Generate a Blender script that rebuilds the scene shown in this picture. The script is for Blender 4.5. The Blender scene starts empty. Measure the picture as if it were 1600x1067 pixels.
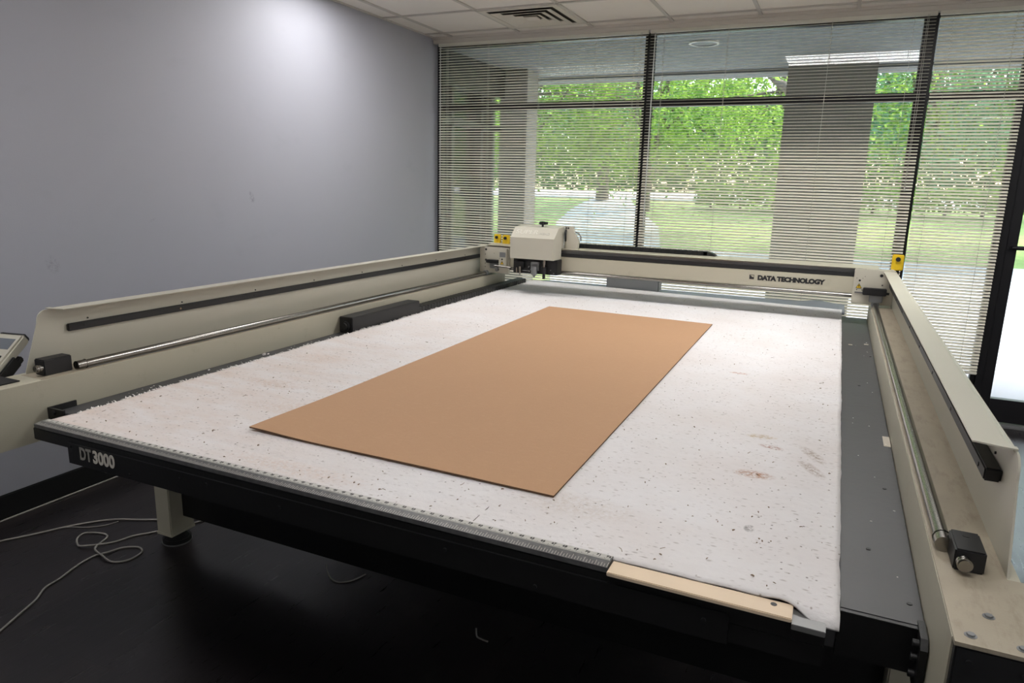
import bpy, bmesh, math, random
from mathutils import Vector, Matrix, noise
random.seed(7)
S = bpy.context.scene
COL = S.collection
R = math.radians

def lin(r, g, b):
    f = lambda c: (c/255/12.92) if c/255 <= .04045 else ((c/255+.055)/1.055)**2.4
    return (f(r), f(g), f(b), 1)

# ------------------------------------------------------------------ camera
cam_d = bpy.data.cameras.new('camera')
cam = bpy.data.objects.new('camera', cam_d); COL.objects.link(cam)
cam_d.sensor_width = 36; cam_d.lens = 1101.08*36/1600
cam_d.clip_start = .02; cam_d.clip_end = 300
cam.matrix_world = (Matrix.Translation((0, 0, 1.5492)) @ Matrix.Rotation(R(24.3398), 4, 'Z')
                    @ Matrix.Rotation(R(77.4165), 4, 'X') @ Matrix.Rotation(R(1.4422), 4, 'Z'))
S.camera = cam
# ------------------------------------------------------------------ world, sun, exposure
w = bpy.data.worlds.new('world'); S.world = w; w.use_nodes = True
nt = w.node_tree; nt.nodes.clear()
bg = nt.nodes.new('ShaderNodeBackground'); wo = nt.nodes.new('ShaderNodeOutputWorld')
sky = nt.nodes.new('ShaderNodeTexSky'); sky.sky_type = 'NISHITA'; sky.sun_disc = False
sky.sun_elevation = R(55); sky.sun_rotation = R(27); sky.air_density = 1.2; sky.dust_density = 2.5
nt.links.new(sky.outputs[0], bg.inputs[0]); bg.inputs[1].default_value = .9
nt.links.new(bg.outputs[0], wo.inputs[0])
sun_d = bpy.data.lights.new('sun', 'SUN'); sun_d.energy = 6.5; sun_d.angle = R(2); sun_d.color = (1, .95, .86)
sun = bpy.data.objects.new('sun', sun_d); COL.objects.link(sun)
sun.rotation_euler = Vector((-.25, -.26, -.9)).to_track_quat('-Z', 'Y').to_euler()
S.view_settings.view_transform = 'Standard'; S.view_settings.look = 'None'
S.view_settings.gamma = 1; S.view_settings.use_curve_mapping = False
S.view_settings.exposure = 0.36
LAMP = 15.0          # radiance of the ceiling troffer lenses

# ------------------------------------------------------------------ materials
def mat(name, col, rough=.5, metal=0, var=.06, vscale=6, bump=0, bscale=60, spec=.5, coat=0):
    m = bpy.data.materials.new(name); m.use_nodes = True
    n = m.node_tree.nodes; l = m.node_tree.links; p = n['Principled BSDF']
    p.inputs['Roughness'].default_value = rough; p.inputs['Metallic'].default_value = metal
    p.inputs['Specular IOR Level'].default_value = spec
    p.inputs['Coat Weight'].default_value = coat
    tc = n.new('ShaderNodeTexCoord')
    nz = n.new('ShaderNodeTexNoise'); nz.inputs['Scale'].default_value = vscale; nz.inputs['Detail'].default_value = 6
    l.new(tc.outputs['Object'], nz.inputs['Vector'])
    mx = n.new('ShaderNodeMix'); mx.data_type = 'RGBA'
    mx.inputs[6].default_value = tuple(c*(1-var) for c in col[:3])+(1,)
    mx.inputs[7].default_value = tuple(min(1, c*(1+var)) for c in col[:3])+(1,)
    l.new(nz.outputs['Fac'], mx.inputs[0]); l.new(mx.outputs[2], p.inputs['Base Color'])
    if bump:
        nb = n.new('ShaderNodeTexNoise'); nb.inputs['Scale'].default_value = bscale; nb.inputs['Detail'].default_value = 4
        l.new(tc.outputs['Object'], nb.inputs['Vector'])
        b = n.new('ShaderNodeBump'); b.inputs['Strength'].default_value = bump; b.inputs['Distance'].default_value = .01
        l.new(nb.outputs['Fac'], b.inputs['Height']); l.new(b.outputs['Normal'], p.inputs['Normal'])
    return m

class NG:
    """small helper for node graphs"""
    def __init__(s, m): s.n = m.node_tree.nodes; s.l = m.node_tree.links; s.p = s.n.get('Principled BSDF'); s.tc = s.n.new('ShaderNodeTexCoord')
    def new(s, t, **kw):
        x = s.n.new('ShaderNode'+t)
        for k, v in kw.items(): x.inputs[k.replace('_', ' ')].default_value = v
        return x
    def math(s, op, a, b=None, c=None, clamp=False):
        x = s.n.new('ShaderNodeMath'); x.operation = op; x.use_clamp = clamp
        for i, v in enumerate((a, b, c)):
            if v is None: continue
            if hasattr(v, 'node'): s.l.new(v, x.inputs[i])
            else: x.inputs[i].default_value = v
        return x.outputs[0]
    def vec(s, scale=(1, 1, 1), loc=(0, 0, 0), rot=(0, 0, 0), typ='POINT'):
        x = s.n.new('ShaderNodeMapping'); x.vector_type = typ
        x.inputs['Scale'].default_value = scale; x.inputs['Location'].default_value = loc; x.inputs['Rotation'].default_value = rot
        s.l.new(s.tc.outputs['Object'], x.inputs['Vector']); return x.outputs[0]
    def noise(s, v, scale, detail=4, rough=.55):
        x = s.new('TexNoise', Scale=scale, Detail=detail, Roughness=rough); s.l.new(v, x.inputs['Vector']); return x.outputs['Fac']
    def ramp(s, f, a, b):
        x = s.n.new('ShaderNodeMapRange'); x.inputs[1].default_value = a; x.inputs[2].default_value = b; s.l.new(f, x.inputs[0]); return x.outputs[0]
    def mix(s, f, a, b):
        x = s.n.new('ShaderNodeMix'); x.data_type = 'RGBA'
        if hasattr(f, 'node'): s.l.new(f, x.inputs[0])
        else: x.inputs[0].default_value = f
        for i, v in ((6, a), (7, b)):
            if hasattr(v, 'node'): s.l.new(v, x.inputs[i])
            else: x.inputs[i].default_value = v
        return x.outputs[2]
    def bump(s, h, strength, dist):
        x = s.new('Bump', Strength=strength, Distance=dist); s.l.new(h, x.inputs['Height']); s.l.new(x.outputs['Normal'], s.p.inputs['Normal']); return x

M = {}
M['wall'] = mat('wall_paint', lin(166, 167, 177), .62, var=.02, vscale=2, bump=.05, bscale=220)
g = NG(M['wall'])   # faint scuffs on the paint
v = g.vec((1, 1, 1)); base = g.p.inputs['Base Color'].links[0].from_socket
blot = g.math('MULTIPLY', g.ramp(g.noise(g.vec((1, 1.2, 2.4)), 2.6, 5), .62, .75), .22)
c1 = g.mix(blot, base, lin(150, 151, 160))
for (y, z, ry, rz, a) in ((3.37, 1.43, .018, .035, .6), (2.66, 1.318, .03, .006, .45), (2.1, 1.13, .03, .04, .3), (1.78, 1.33, .02, .03, .25)):
    vv = g.vec(); mp = vv.node; mp.vector_type = 'TEXTURE'; mp.inputs['Scale'].default_value = (1, ry, rz); mp.inputs['Location'].default_value = (0, y-1.275, z)
    mp.inputs['Rotation'].default_value = (.4, 0, 0)
    q = g.n.new('ShaderNodeSeparateXYZ'); g.l.new(vv, q.inputs[0])
    r2 = g.math('ADD', g.math('POWER', q.outputs[1], 2), g.math('POWER', q.outputs[2], 2))
    c1 = g.mix(g.math('MULTIPLY', g.math('MULTIPLY', g.ramp(r2, 1.5, 0), g.ramp(g.noise(g.vec(), 60, 4, .7), .45, .6)), a), c1, lin(92, 92, 98))
g.l.new(c1, g.p.inputs['Base Color'])
M['wall_plain'] = mat('wall_paint_plain', lin(205, 206, 210), .7, var=.02)
M['black_base'] = mat('black_vinyl', lin(20, 20, 22), .45, var=.1)
M['beige'] = mat('beige_enamel', lin(178, 173, 155), .42, var=.05, vscale=3, bump=.04, bscale=300)
g = NG(M['beige']); base = g.p.inputs['Base Color'].links[0].from_socket
d1 = g.math('MULTIPLY', g.ramp(g.noise(g.vec((1, 1, 1)), 9, 8, .7), .58, .75), .3)
d2 = g.math('MULTIPLY', g.ramp(g.noise(g.vec((3, .6, 3)), 24, 6, .75), .66, .72), .45)
g.l.new(g.mix(d2, g.mix(d1, base, lin(140, 130, 112)), lin(92, 84, 72)), g.p.inputs['Base Color'])
M['beige_dusty_shaded'] = mat('dusty_shaded_ledge', lin(162, 152, 134), .6, var=.12, vscale=14, bump=.05, bscale=200)  # dust, plus the ledge's weaker light darkened into the colour
g = NG(M['beige_dusty_shaded']); base = g.p.inputs['Base Color'].links[0].from_socket
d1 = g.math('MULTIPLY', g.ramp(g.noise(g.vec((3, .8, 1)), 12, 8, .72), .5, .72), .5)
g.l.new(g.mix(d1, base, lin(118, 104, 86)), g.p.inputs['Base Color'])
M['beige_light'] = mat('beige_cover', lin(186, 182, 168), .4, var=.04, vscale=5)
M['black'] = mat('black_paint', lin(14, 14, 15), .45, var=.25, vscale=12, bump=.05, bscale=90)
g = NG(M['black']); base = g.p.inputs['Base Color'].links[0].from_socket
sc = g.math('MULTIPLY', g.ramp(g.noise(g.vec((8, 30, 30)), 5, 8, .8), .70, .76), .35)
g.l.new(g.mix(sc, base, lin(120, 120, 122)), g.p.inputs['Base Color'])
M['black_plain'] = mat('black_plastic', lin(22, 22, 24), .5, var=.15)
M['deck'] = mat('dark_grey_deck', lin(64, 64, 66), .48, var=.14, vscale=7, bump=.06, bscale=40)
M['rear_grey'] = mat('shadow_grey', lin(116, 120, 126), .6, var=.05)  # tone of the gantry's shadow on the felt, as solid colour
M['grey_metal'] = mat('grey_steel', lin(128, 130, 132), .45, .4, var=.06)
M['chrome'] = mat('chrome', lin(150, 147, 142), .22, 1, var=.03)
M['alu'] = mat('aluminium', lin(126, 126, 126), .45, .5, var=.05)
M['yellow'] = mat('yellow_plastic', lin(222, 186, 30), .4, var=.04)
M['ink'] = mat('black_ink', lin(28, 28, 30), .6, var=.05)
M['white_ink'] = mat('white_ink', lin(205, 200, 190), .6, var=.12, vscale=60)
M['worn_ink'] = mat('worn_white_ink', lin(150, 147, 140), .6, var=.6, vscale=90)
M['emboss'] = mat("white_emboss", lin(205, 202, 190), .4, var=.02)
M['rubber'] = mat('rubber', lin(18, 18, 18), .7, var=.1)
M['wood'] = mat('pale_wood', lin(226, 204, 176), .55, var=.06, vscale=14)
M['cord'] = mat('grey_cord', lin(146, 142, 136), .5, var=.04)
M['slat'] = mat('cream_slat', lin(243, 239, 228), .4, var=.03, vscale=3)
g = NG(M['slat'])     # thin vinyl: some daylight glows through
tr = g.n.new('ShaderNodeBsdfTranslucent'); tr.inputs[0].default_value = lin(244, 241, 230)
mx = g.n.new('ShaderNodeMixShader'); mx.inputs[0].default_value = .45
g.l.new(g.p.outputs[0], mx.inputs[1]); g.l.new(tr.outputs[0], mx.inputs[2]); g.l.new(mx.outputs[0], g.n['Material Output'].inputs[0])
M['string'] = mat('blind_string', lin(186, 184, 176), .7, var=.02)
M['wand'] = mat('clear_wand', lin(212, 214, 212), .2, var=.02)
M['mullion'] = mat('black_anodised', lin(24, 23, 26), .38, .3, var=.1)
M['trim'] = mat('white_trim', lin(212, 206, 196), .5, var=.02)
M['tbar'] = mat('ceiling_grid_paint', lin(196, 192, 186), .5, var=.02)
M['lens_frame'] = mat('troffer_white', lin(225, 225, 222), .4, var=.02)
M['vent'] = mat('vent_enamel', lin(212, 206, 197), .45, var=.06, vscale=8)
M['vent_dark'] = mat('vent_inside', lin(70, 66, 62), .8, var=.1)
M['soffit'] = mat('soffit_stucco', lin(116, 117, 116), .9, var=.04, vscale=10)
M['column'] = mat('column_stucco', lin(140, 135, 127), .9, var=.05, vscale=20, bump=.1, bscale=120)
M['bark'] = mat('bark', lin(92, 80, 68), .9, var=.3, vscale=12, bump=.4, bscale=30)
M['concrete'] = mat('pale_concrete', lin(168, 170, 176), .85, var=.05, vscale=3)
M['asphalt'] = mat('pale_driveway', lin(186, 186, 186), .9, var=.04, vscale=2)
M['grass'] = mat('lawn_grass', lin(128, 150, 78), .95, var=.3, vscale=5)
M['brick'] = mat('far_wall', lin(190, 184, 176), .9, var=.05)
M['screen'] = mat('lcd_screen', lin(104, 110, 116), .2, var=.1, vscale=40)
M['tape'] = mat('masking_tape', lin(186, 178, 164), .7, var=.05)
M['fluff'] = mat('felt_fluff', lin(236, 233, 230), .95, var=.03)
M['chip'] = mat('debris', lin(134, 114, 96), .9, var=.5, vscale=40)

# ceiling tile: fissured mineral fibre
m = mat('ceiling_tile', lin(234, 229, 223), .9, var=.03, vscale=4, bump=.25, bscale=110); M['tile'] = m
# floor: dark wood planks
m = mat('dark_wood_floor', lin(38, 34, 35), .3, var=.1); M['floor'] = m
g = NG(m)
br = g.n.new('ShaderNodeTexBrick'); br.offset = .37; br.inputs['Scale'].default_value = 1
br.inputs['Brick Width'].default_value = 1.22; br.inputs['Row Height'].default_value = .16; br.inputs['Mortar Size'].default_value = .0015
br.inputs['Color1'].default_value = lin(40, 35, 36); br.inputs['Color2'].default_value = lin(32, 29, 31); br.inputs['Mortar'].default_value = lin(24, 22, 23)
g.l.new(g.vec((1, 1, 1), rot=(0, 0, R(90))), br.inputs['Vector'])
gr = g.noise(g.vec((22, 1.6, 1)), 3, 8, .65)
dust = g.math('MULTIPLY', g.ramp(g.noise(g.vec(), 3.2, 8, .7), .55, .8), .22)
c = g.mix(g.math('MULTIPLY', gr, .45), br.outputs['Color'], lin(26, 23, 24))
c = g.mix(dust, c, lin(96, 90, 86)); g.l.new(c, g.p.inputs['Base Color'])
g.l.new(g.math('ADD', g.math('MULTIPLY', gr, .2), .2), g.p.inputs['Roughness'])
g.bump(gr, .12, .004)
# felt
m = mat('white_felt', lin(235, 232, 230), .95, var=.02, spec=.1); M['felt'] = m
g = NG(m); P = g.vec()
col = g.mix(g.ramp(g.noise(P, 3, 5), .35, .75), lin(224, 222, 223), lin(217, 211, 209))
sx = g.n.new('ShaderNodeSeparateXYZ'); g.l.new(P, sx.inputs[0])
# warm dusty tint over the left front half, streaked along the bed
warm = g.math('MULTIPLY', g.ramp(sx.outputs[0], .05, -1.0), g.ramp(sx.outputs[1], 1.2, -1.6))
warm = g.math('MULTIPLY', warm, g.ramp(g.noise(g.vec((2.5, 6, 1)), 2, 6, .65), .30, .68))
col = g.mix(g.math('MULTIPLY', warm, .6), col, lin(206, 184, 169))
# small grey flecks / knife marks
def flecks(sc, thr, keep, stretch, color, amt, base, rot=0):
    vo = g.new('TexVoronoi', Scale=sc); g.l.new(g.vec(stretch, rot=(0, 0, rot)), vo.inputs['Vector'])
    near = g.ramp(vo.outputs['Distance'], thr, thr*.45)
    sp = g.n.new('ShaderNodeSeparateColor'); g.l.new(vo.outputs['Color'], sp.inputs[0])
    k = g.math('GREATER_THAN', sp.outputs[0], keep)
    return g.mix(g.math('MULTIPLY', g.math('MULTIPLY', near, k), amt), base, color)
col = flecks(70, .3, .5, (.7, 1.5, 1), lin(176, 170, 167), .42, col, .2)
col = flecks(26, .22, .55, (1, 2.2, 1), lin(166, 158, 154), .6, col)
col = flecks(40, .16, .72, (1.4, .8, 1), lin(140, 128, 118), .7, col, .6)
col = flecks(60, .2, .85, (1, 1, 1), lin(90, 80, 74), .8, col)
col = flecks(22, .1, .75, (3.4, .7, 1), lin(150, 138, 128), .6, col, -.5)
# rust stains at fixed places (object space: the mat's base is its centre)
CX, CY = -1.043, 3.19
for (x, y, rx, ry, rot, a, cc) in [(-.309, 3.009, .03, .012, 0, 1, (176, 108, 60)), (-.144, 2.233, .035, .016, .2, .9, (176, 146, 88)),
        (-.109, 2.150, .028, .013, -.2, 1, (146, 78, 40)), (-.132, 1.905, .04, .022, 0, 1, (160, 104, 56)),
        (.008, 2.137, .016, .055, .5, .75, (128, 100, 70)), (.008, 2.02, .016, .05, .5, .8, (124, 94, 62)),
        (-.107, 1.575, .009, .014, 0, 1, (60, 54, 50)), (-1.849, 1.947, .12, .04, 0, .35, (180, 140, 104)), (-1.6, 1.75, .16, .05, .1, .3, (190, 152, 120)),
        (-1.25, 1.36, .2, .035, 0, .3, (200, 160, 130)), (-1.95, 2.35, .1, .05, 0, .3, (200, 160, 130)), (-.5, 1.5, .12, .05, 0, .35, (180, 160, 140))]:
    vv = g.vec((1/rx, 1/ry, 0), loc=(0, 0, 0))
    mp = vv.node; mp.vector_type = 'TEXTURE'
    mp.inputs['Scale'].default_value = (rx, ry, 1); mp.inputs['Location'].default_value = (x-CX, y-CY, 0); mp.inputs['Rotation'].default_value = (0, 0, rot)
    s2 = g.n.new('ShaderNodeSeparateXYZ'); g.l.new(vv, s2.inputs[0])
    r2 = g.math('ADD', g.math('POWER', s2.outputs[0], 2), g.math('POWER', s2.outputs[1], 2))
    f = g.math('MULTIPLY', g.ramp(r2, 2.2, 0), g.ramp(g.noise(P, 75, 6, .75), .42, .6))
    col = g.mix(g.math('MULTIPLY', f, a), col, lin(*cc))
g.l.new(col, g.p.inputs['Base Color'])
nb = g.noise(g.vec((1, 1, 1)), 55, 3); vb = g.new('TexVoronoi', Scale=26); g.l.new(g.vec((1, 1.3, 1)), vb.inputs['Vector'])
g.bump(g.math('ADD', nb, g.math('MULTIPLY', vb.outputs['Distance'], .7)), .42, .006)
# cardboard
m = mat('brown_board', lin(184, 146, 114), .75, var=.03, vscale=3, spec=.25); M['board'] = m
g = NG(m); base = g.p.inputs['Base Color'].links[0].from_socket
f = g.ramp(g.noise(g.vec((1, 1, 1)), 260, 3, .7), .5, .8)
c = g.mix(g.math('MULTIPLY', f, .3), base, lin(152, 116, 86))
f = g.math('MULTIPLY', g.ramp(g.noise(g.vec((3, 9, 1)), 10, 5), .55, .8), .25)
g.l.new(g.mix(f, c, lin(204, 168, 134)), g.p.inputs['Base Color'])
M['board_edge'] = mat('board_edge', lin(96, 70, 50), .9, var=.1)
# leaves: each leaf its own green, thin and translucent
def leafmat(name, a, b):
    m = bpy.data.materials.new(name); m.use_nodes = True
    g = NG(m); n = g.noise(g.vec(), 3.5, 5, .7)
    ge = g.n.new('ShaderNodeObjectInfo')
    c = g.mix(g.ramp(n, .42, .6), lin(*a), lin(*b))
    g.l.new(c, g.p.inputs['Base Color']); g.p.inputs['Roughness'].default_value = .6
    tr = g.n.new('ShaderNodeBsdfTranslucent'); g.l.new(c, tr.inputs[0])
    mx = g.n.new('ShaderNodeMixShader'); mx.inputs[0].default_value = .45
    g.l.new(g.p.outputs[0], mx.inputs[1]); g.l.new(tr.outputs[0], mx.inputs[2])
    g.l.new(mx.outputs[0], g.n['Material Output'].inputs[0]); return m
M['leaf_bright'] = leafmat('bright_leaves', (88, 128, 46), (178, 204, 88))
M['leaf_mid'] = leafmat('mid_leaves', (78, 116, 50), (150, 182, 84))
M['leaf_cool'] = leafmat('cool_leaves', (80, 124, 92), (150, 188, 142))
M['leaf_dark'] = leafmat('dark_leaves', (74, 108, 60), (128, 158, 92))
# glass: thin pane, clear with a Fresnel reflection
def glassmat(name, tint, boost, base=.0):
    m = bpy.data.materials.new(name); m.use_nodes = True; n = m.node_tree.nodes; l = m.node_tree.links; n.clear()
    t = n.new('ShaderNodeBsdfTransparent'); t.inputs[0].default_value = tint
    gl = n.new('ShaderNodeBsdfGlossy'); gl.inputs['Roughness'].default_value = 0.0
    fr = n.new('ShaderNodeFresnel'); fr.inputs[0].default_value = 1.5
    k = n.new('ShaderNodeMath'); k.operation = 'MULTIPLY_ADD'; k.inputs[1].default_value = boost; k.inputs[2].default_value = base; k.use_clamp = True
    mx = n.new('ShaderNodeMixShader'); o = n.new('ShaderNodeOutputMaterial')
    l.new(fr.outputs[0], k.inputs[0]); l.new(k.outputs[0], mx.inputs[0]); l.new(t.outputs[0], mx.inputs[1]); l.new(gl.outputs[0], mx.inputs[2]); l.new(mx.outputs[0], o.inputs[0])
    return m
M['glass'] = glassmat('clear_glass', (.93, .96, .95, 1), 1.0)
M['dark_glass'] = glassmat('tinted_glass', (.85, .88, .87, 1), 1.0, .03)
def emit(name, col, s):
    m = bpy.data.materials.new(name); m.use_nodes = True; p = m.node_tree.nodes['Principled BSDF']
    p.inputs['Base Color'].default_value = (.8, .8, .8, 1); p.inputs['Emission Color'].default_value = col; p.inputs['Emission Strength'].default_value = s
    return m
M['lens'] = emit('troffer_lens', (1, .985, .965, 1), LAMP)
M['lens_dim'] = emit('dim_troffer_lens', (1, .985, .965, 1), LAMP*.46)
M['lens_old'] = emit('aged_troffer_lens', (1, .985, .965, 1), LAMP*.7)

# ------------------------------------------------------------------ mesh builder
class MB:
    def __init__(s): s.v = []; s.f = []; s.sm = []
    def add(s, vs, fs, smooth=False):
        o = len(s.v); s.v += [tuple(p) for p in vs]
        for f in fs: s.f.append(tuple(i+o for i in f)); s.sm.append(smooth)
        return s
    def bm(s, b, smooth=False):
        b.verts.ensure_lookup_table(); idx = {v: i for i, v in enumerate(b.verts)}
        s.add([v.co for v in b.verts], [[idx[v] for v in f.verts] for f in b.faces], smooth); b.free(); return s
    def box(s, x0, x1, y0, y1, z0, z1, bev=0, mtx=None):
        b = bmesh.new(); r = bmesh.ops.create_cube(b, size=1)
        for v in b.verts: v.co = Vector((x0+(v.co.x+.5)*(x1-x0), y0+(v.co.y+.5)*(y1-y0), z0+(v.co.z+.5)*(z1-z0)))
        if bev: bmesh.ops.bevel(b, geom=b.edges[:], offset=bev, segments=2, affect='EDGES', clamp_overlap=True)
        if mtx: b.transform(mtx)
        return s.bm(b)
    def cyl(s, p0, p1, r, n=16, r1=None, caps=True):
        p0 = Vector(p0); p1 = Vector(p1); d = (p1-p0).normalized(); r1 = r if r1 is None else r1
        a = d.orthogonal().normalized(); c = d.cross(a); vs = []
        for p, q in ((p0, r), (p1, r1)):
            vs += [p+(a*math.cos(2*math.pi*i/n)+c*math.sin(2*math.pi*i/n))*q for i in range(n)]
        s.add(vs, [(i, (i+1) % n, n+(i+1) % n, n+i) for i in range(n)], True)
        if caps: s.add(vs, [tuple(range(n-1, -1, -1)), tuple(range(n, 2*n))])
        return s
    def tube(s, pts, r, n=8):
        pts = [Vector(p) for p in pts]; vs = []; fs = []; up = None
        for i, p in enumerate(pts):
            d = (pts[min(i+1, len(pts)-1)]-pts[max(i-1, 0)]).normalized()
            a = d.orthogonal().normalized() if up is None else (up-d*up.dot(d)).normalized()
            up = a; c = d.cross(a); q = r[i] if isinstance(r, (list, tuple)) else r
            vs += [p+(a*math.cos(2*math.pi*k/n)+c*math.sin(2*math.pi*k/n))*q for k in range(n)]
        for i in range(len(pts)-1):
            fs += [(i*n+k, i*n+(k+1) % n, (i+1)*n+(k+1) % n, (i+1)*n+k) for k in range(n)]
        s.add(vs, fs, True); s.add(vs, [tuple(range(n-1, -1, -1)), tuple(range((len(pts)-1)*n, len(pts)*n))]); return s
    def prism(s, prof, axis, a0, a1, smooth=False):
        """closed 2-D outline pushed along an axis: axis 'y' profile is (x,z); 'x' is (y,z); 'z' is (x,y)"""
        mk = {'y': lambda p, a: (p[0], a, p[1]), 'x': lambda p, a: (a, p[0], p[1]), 'z': lambda p, a: (p[0], p[1], a)}[axis]
        n = len(prof); vs = [mk(p, a0) for p in prof]+[mk(p, a1) for p in prof]
        s.add(vs, [(i, (i+1) % n, n+(i+1) % n, n+i) for i in range(n)]+[tuple(range(n-1, -1, -1)), tuple(range(n, 2*n))], smooth); return s
    def ring(s, c, ax, ro, ri, t, n=24):
        ax = Vector(ax).normalized(); a = ax.orthogonal().normalized(); b = ax.cross(a); c = Vector(c); vs = []
        for h, r in ((0, ro), (t, ro), (t, ri), (0, ri)):
            vs += [c+ax*h+(a*math.cos(2*math.pi*i/n)+b*math.sin(2*math.pi*i/n))*r for i in range(n)]
        fs = []
        for k in range(4):
            k2 = (k+1) % 4
            fs += [(k*n+i, k*n+(i+1) % n, k2*n+(i+1) % n, k2*n+i) for i in range(n)]
        return s.add(vs, fs)
    def build(s, name, m, parent=None, origin=None):
        vs = [Vector(p) for p in s.v]
        if parent is not None:
            off = Vector(parent.get('_o', (0, 0, 0)))
            org = off
        else:
            if origin is None:
                lo = Vector([min(p[i] for p in vs) for i in range(3)]); hi = Vector([max(p[i] for p in vs) for i in range(3)])
                origin = ((lo.x+hi.x)/2, (lo.y+hi.y)/2, lo.z)
            org = Vector(origin)
        me = bpy.data.meshes.new(name); me.from_pydata([p-org for p in vs], [], s.f)
        me.polygons.foreach_set('use_smooth', s.sm); me.materials.append(m)
        b = bmesh.new(); b.from_mesh(me); bmesh.ops.recalc_face_normals(b, faces=b.faces[:]); b.to_mesh(me); b.free(); me.update()
        o = bpy.data.objects.new(name, me); COL.objects.link(o)
        o['_o'] = tuple(org)
        if parent is not None: o.parent = parent
        else: o.location = org
        return o

def tag(o, label=None, cat=None, group=None, kind=None):
    for k, x in (('label', label), ('category', cat), ('group', group), ('kind', kind)):
        if x: o[k] = x
    return o
def thing(name, loc, label, cat, group=None):
    o = bpy.data.objects.new(name, None); COL.objects.link(o); o.location = loc; o['_o'] = tuple(loc)
    o.empty_display_size = .1
    return tag(o, label, cat, group)
def struct(o): o['kind'] = 'structure'; return o
def text_mb(body, size, depth, place, bold=0.0, sx=1.0, space=1.0, align='LEFT', res=4):
    """text as solid geometry; place: Matrix from the text plane (x right, y up, z out) to the world"""
    c = bpy.data.curves.new('t', 'FONT'); c.body = body; c.size = size; c.extrude = depth; c.offset = bold; c.align_x = align
    c.space_character = space; c.resolution_u = res
    o = bpy.data.objects.new('t', c); COL.objects.link(o)
    dg = bpy.context.evaluated_depsgraph_get(); me = bpy.data.meshes.new_from_object(o.evaluated_get(dg))
    mb = MB(); T = place @ Matrix.Diagonal((sx, 1, 1, 1))
    mb.add([T @ v.co for v in me.vertices], [tuple(p.vertices) for p in me.polygons])
    bpy.data.objects.remove(o); bpy.data.curves.remove(c); bpy.data.meshes.remove(me)
    return mb
def frame(o, x, y):      # matrix with given origin, x and y axes
    x = Vector(x).normalized(); y = Vector(y).normalized(); z = x.cross(y)
    return Matrix(((x.x, y.x, z.x, o[0]), (x.y, y.y, z.y, o[1]), (x.z, y.z, z.z, o[2]), (0, 0, 0, 1)))

# ================================================================== ROOM SHELL
XW, YW, ZC = -3.313, 5.60, 2.743
struct(MB().box(XW-.15, 3.4, -3.2, 5.75, -.12, 0).build('floor', M['floor']))
struct(MB().box(XW-.15, 3.4, -3.2, 5.75, ZC+.006, ZC+.15).build('ceiling', M['tile']))
struct(MB().box(XW-.15, XW, -3.2, 5.75, 0, ZC+.006).build('wall_left', M['wall']))
struct(MB().box(3.2, 3.4, -3.2, 5.75, 0, ZC+.006).build('wall_right', M['wall_plain']))
struct(MB().box(XW, 3.2, -3.2, -3.0, 0, ZC+.006).build('wall_back', M['wall_plain']))
struct(MB().box(2.1, 3.2, 5.55, 5.75, 0, ZC+.006).build('wall_front', M['wall_plain']))
struct(MB().box(XW, XW+.012, -3.0, 5.56, 0, .115, .004).build('baseboard_left', M['black_base']))
mb = MB()
for k in range(-1, 11): mb.box(-3.125+k*.6175-.012, -3.125+k*.6175+.012, -3.0, 5.56, ZC-.003, ZC+.006)
for k in range(-9, 5): mb.box(XW, 3.2, 2.933+k*.613-.012, 2.933+k*.613+.012, ZC-.003, ZC+.006)
mb.box(XW, XW+.022, -3, 5.56, ZC-.003, ZC+.006)
struct(mb.build('trim_1', M['tbar']))
struct(MB().box(XW, 2.1, 5.535, 5.60, 2.697, ZC+.006, .004).box(XW, 2.1, 5.52, 5.54, 2.728, ZC+.006).build('trim_2', M['trim']))   # head trim over the glazing

# glazing: black frames with panes
def window(i, x0, x1, l0, l1):
    mb = MB()
    mb.box(x0, x0+l0, 5.615, 5.675, 0, 2.70, .003).box(x1-l1, x1, 5.615, 5.675, 0, 2.70, .003)
    mb.box(x0+l0, x1-l1, 5.618, 5.672, 2.155, 2.212, .003).box(x0+l0, x1-l1, 5.618, 5.672, 0.0, .11, .003).box(x0+l0, x1-l1, 5.618, 5.672, 2.67, 2.70)
    o = struct(mb.build('window_%d' % i, M['mullion']))
    MB().box(x0+l0-.005, x1-l1+.005, 5.648, 5.652, .1, 2.16).build('pane', M['glass'], o)
    MB().box(x0+l0-.005, x1-l1+.005, 5.648, 5.652, 2.205, 2.68).build('pane', M['glass'], o)
window(1, XW, -1.452, .045, .036)
window(2, -1.452, .405, .036, .042)
window(3, .405, .975, .042, .03)
# glazed door to the right
mb = MB().box(.975, 1.02, 5.60, 5.70, 0, 2.70, .003).box(2.06, 2.1, 5.60, 5.70, 0, 2.70, .003).box(1.02, 2.06, 5.6, 5.7, 2.155, 2.215, .003).box(1.02, 2.06, 5.6, 5.7, 2.67, 2.70)
o = struct(mb.build('door_1', M['mullion']))
MB().box(1.022, 1.085, 5.62, 5.68, .03, 2.15, .003).box(1.995, 2.058, 5.62, 5.68, .03, 2.15, .003).box(1.085, 1.995, 5.62, 5.68, 2.07, 2.15, .003).box(1.085, 1.995, 5.62, 5.68, .03, .19, .003).build('door_leaf', M['mullion'], o)
MB().box(1.08, 2.0, 5.648, 5.652, .185, 2.075).build('pane', M['glass'], o)
MB().box(1.02, 2.06, 5.648, 5.652, 2.21, 2.675).build('pane', M['glass'], o)
MB().cyl((1.05, 5.585, 1.222), (2.03, 5.585, 1.222), .014).cyl((1.055, 5.585, 1.222), (1.055, 5.63, 1.222), .01).cyl((2.02, 5.585, 1.222), (2.02, 5.63, 1.222), .01).build('push_bar', M['mullion'], o)
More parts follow.
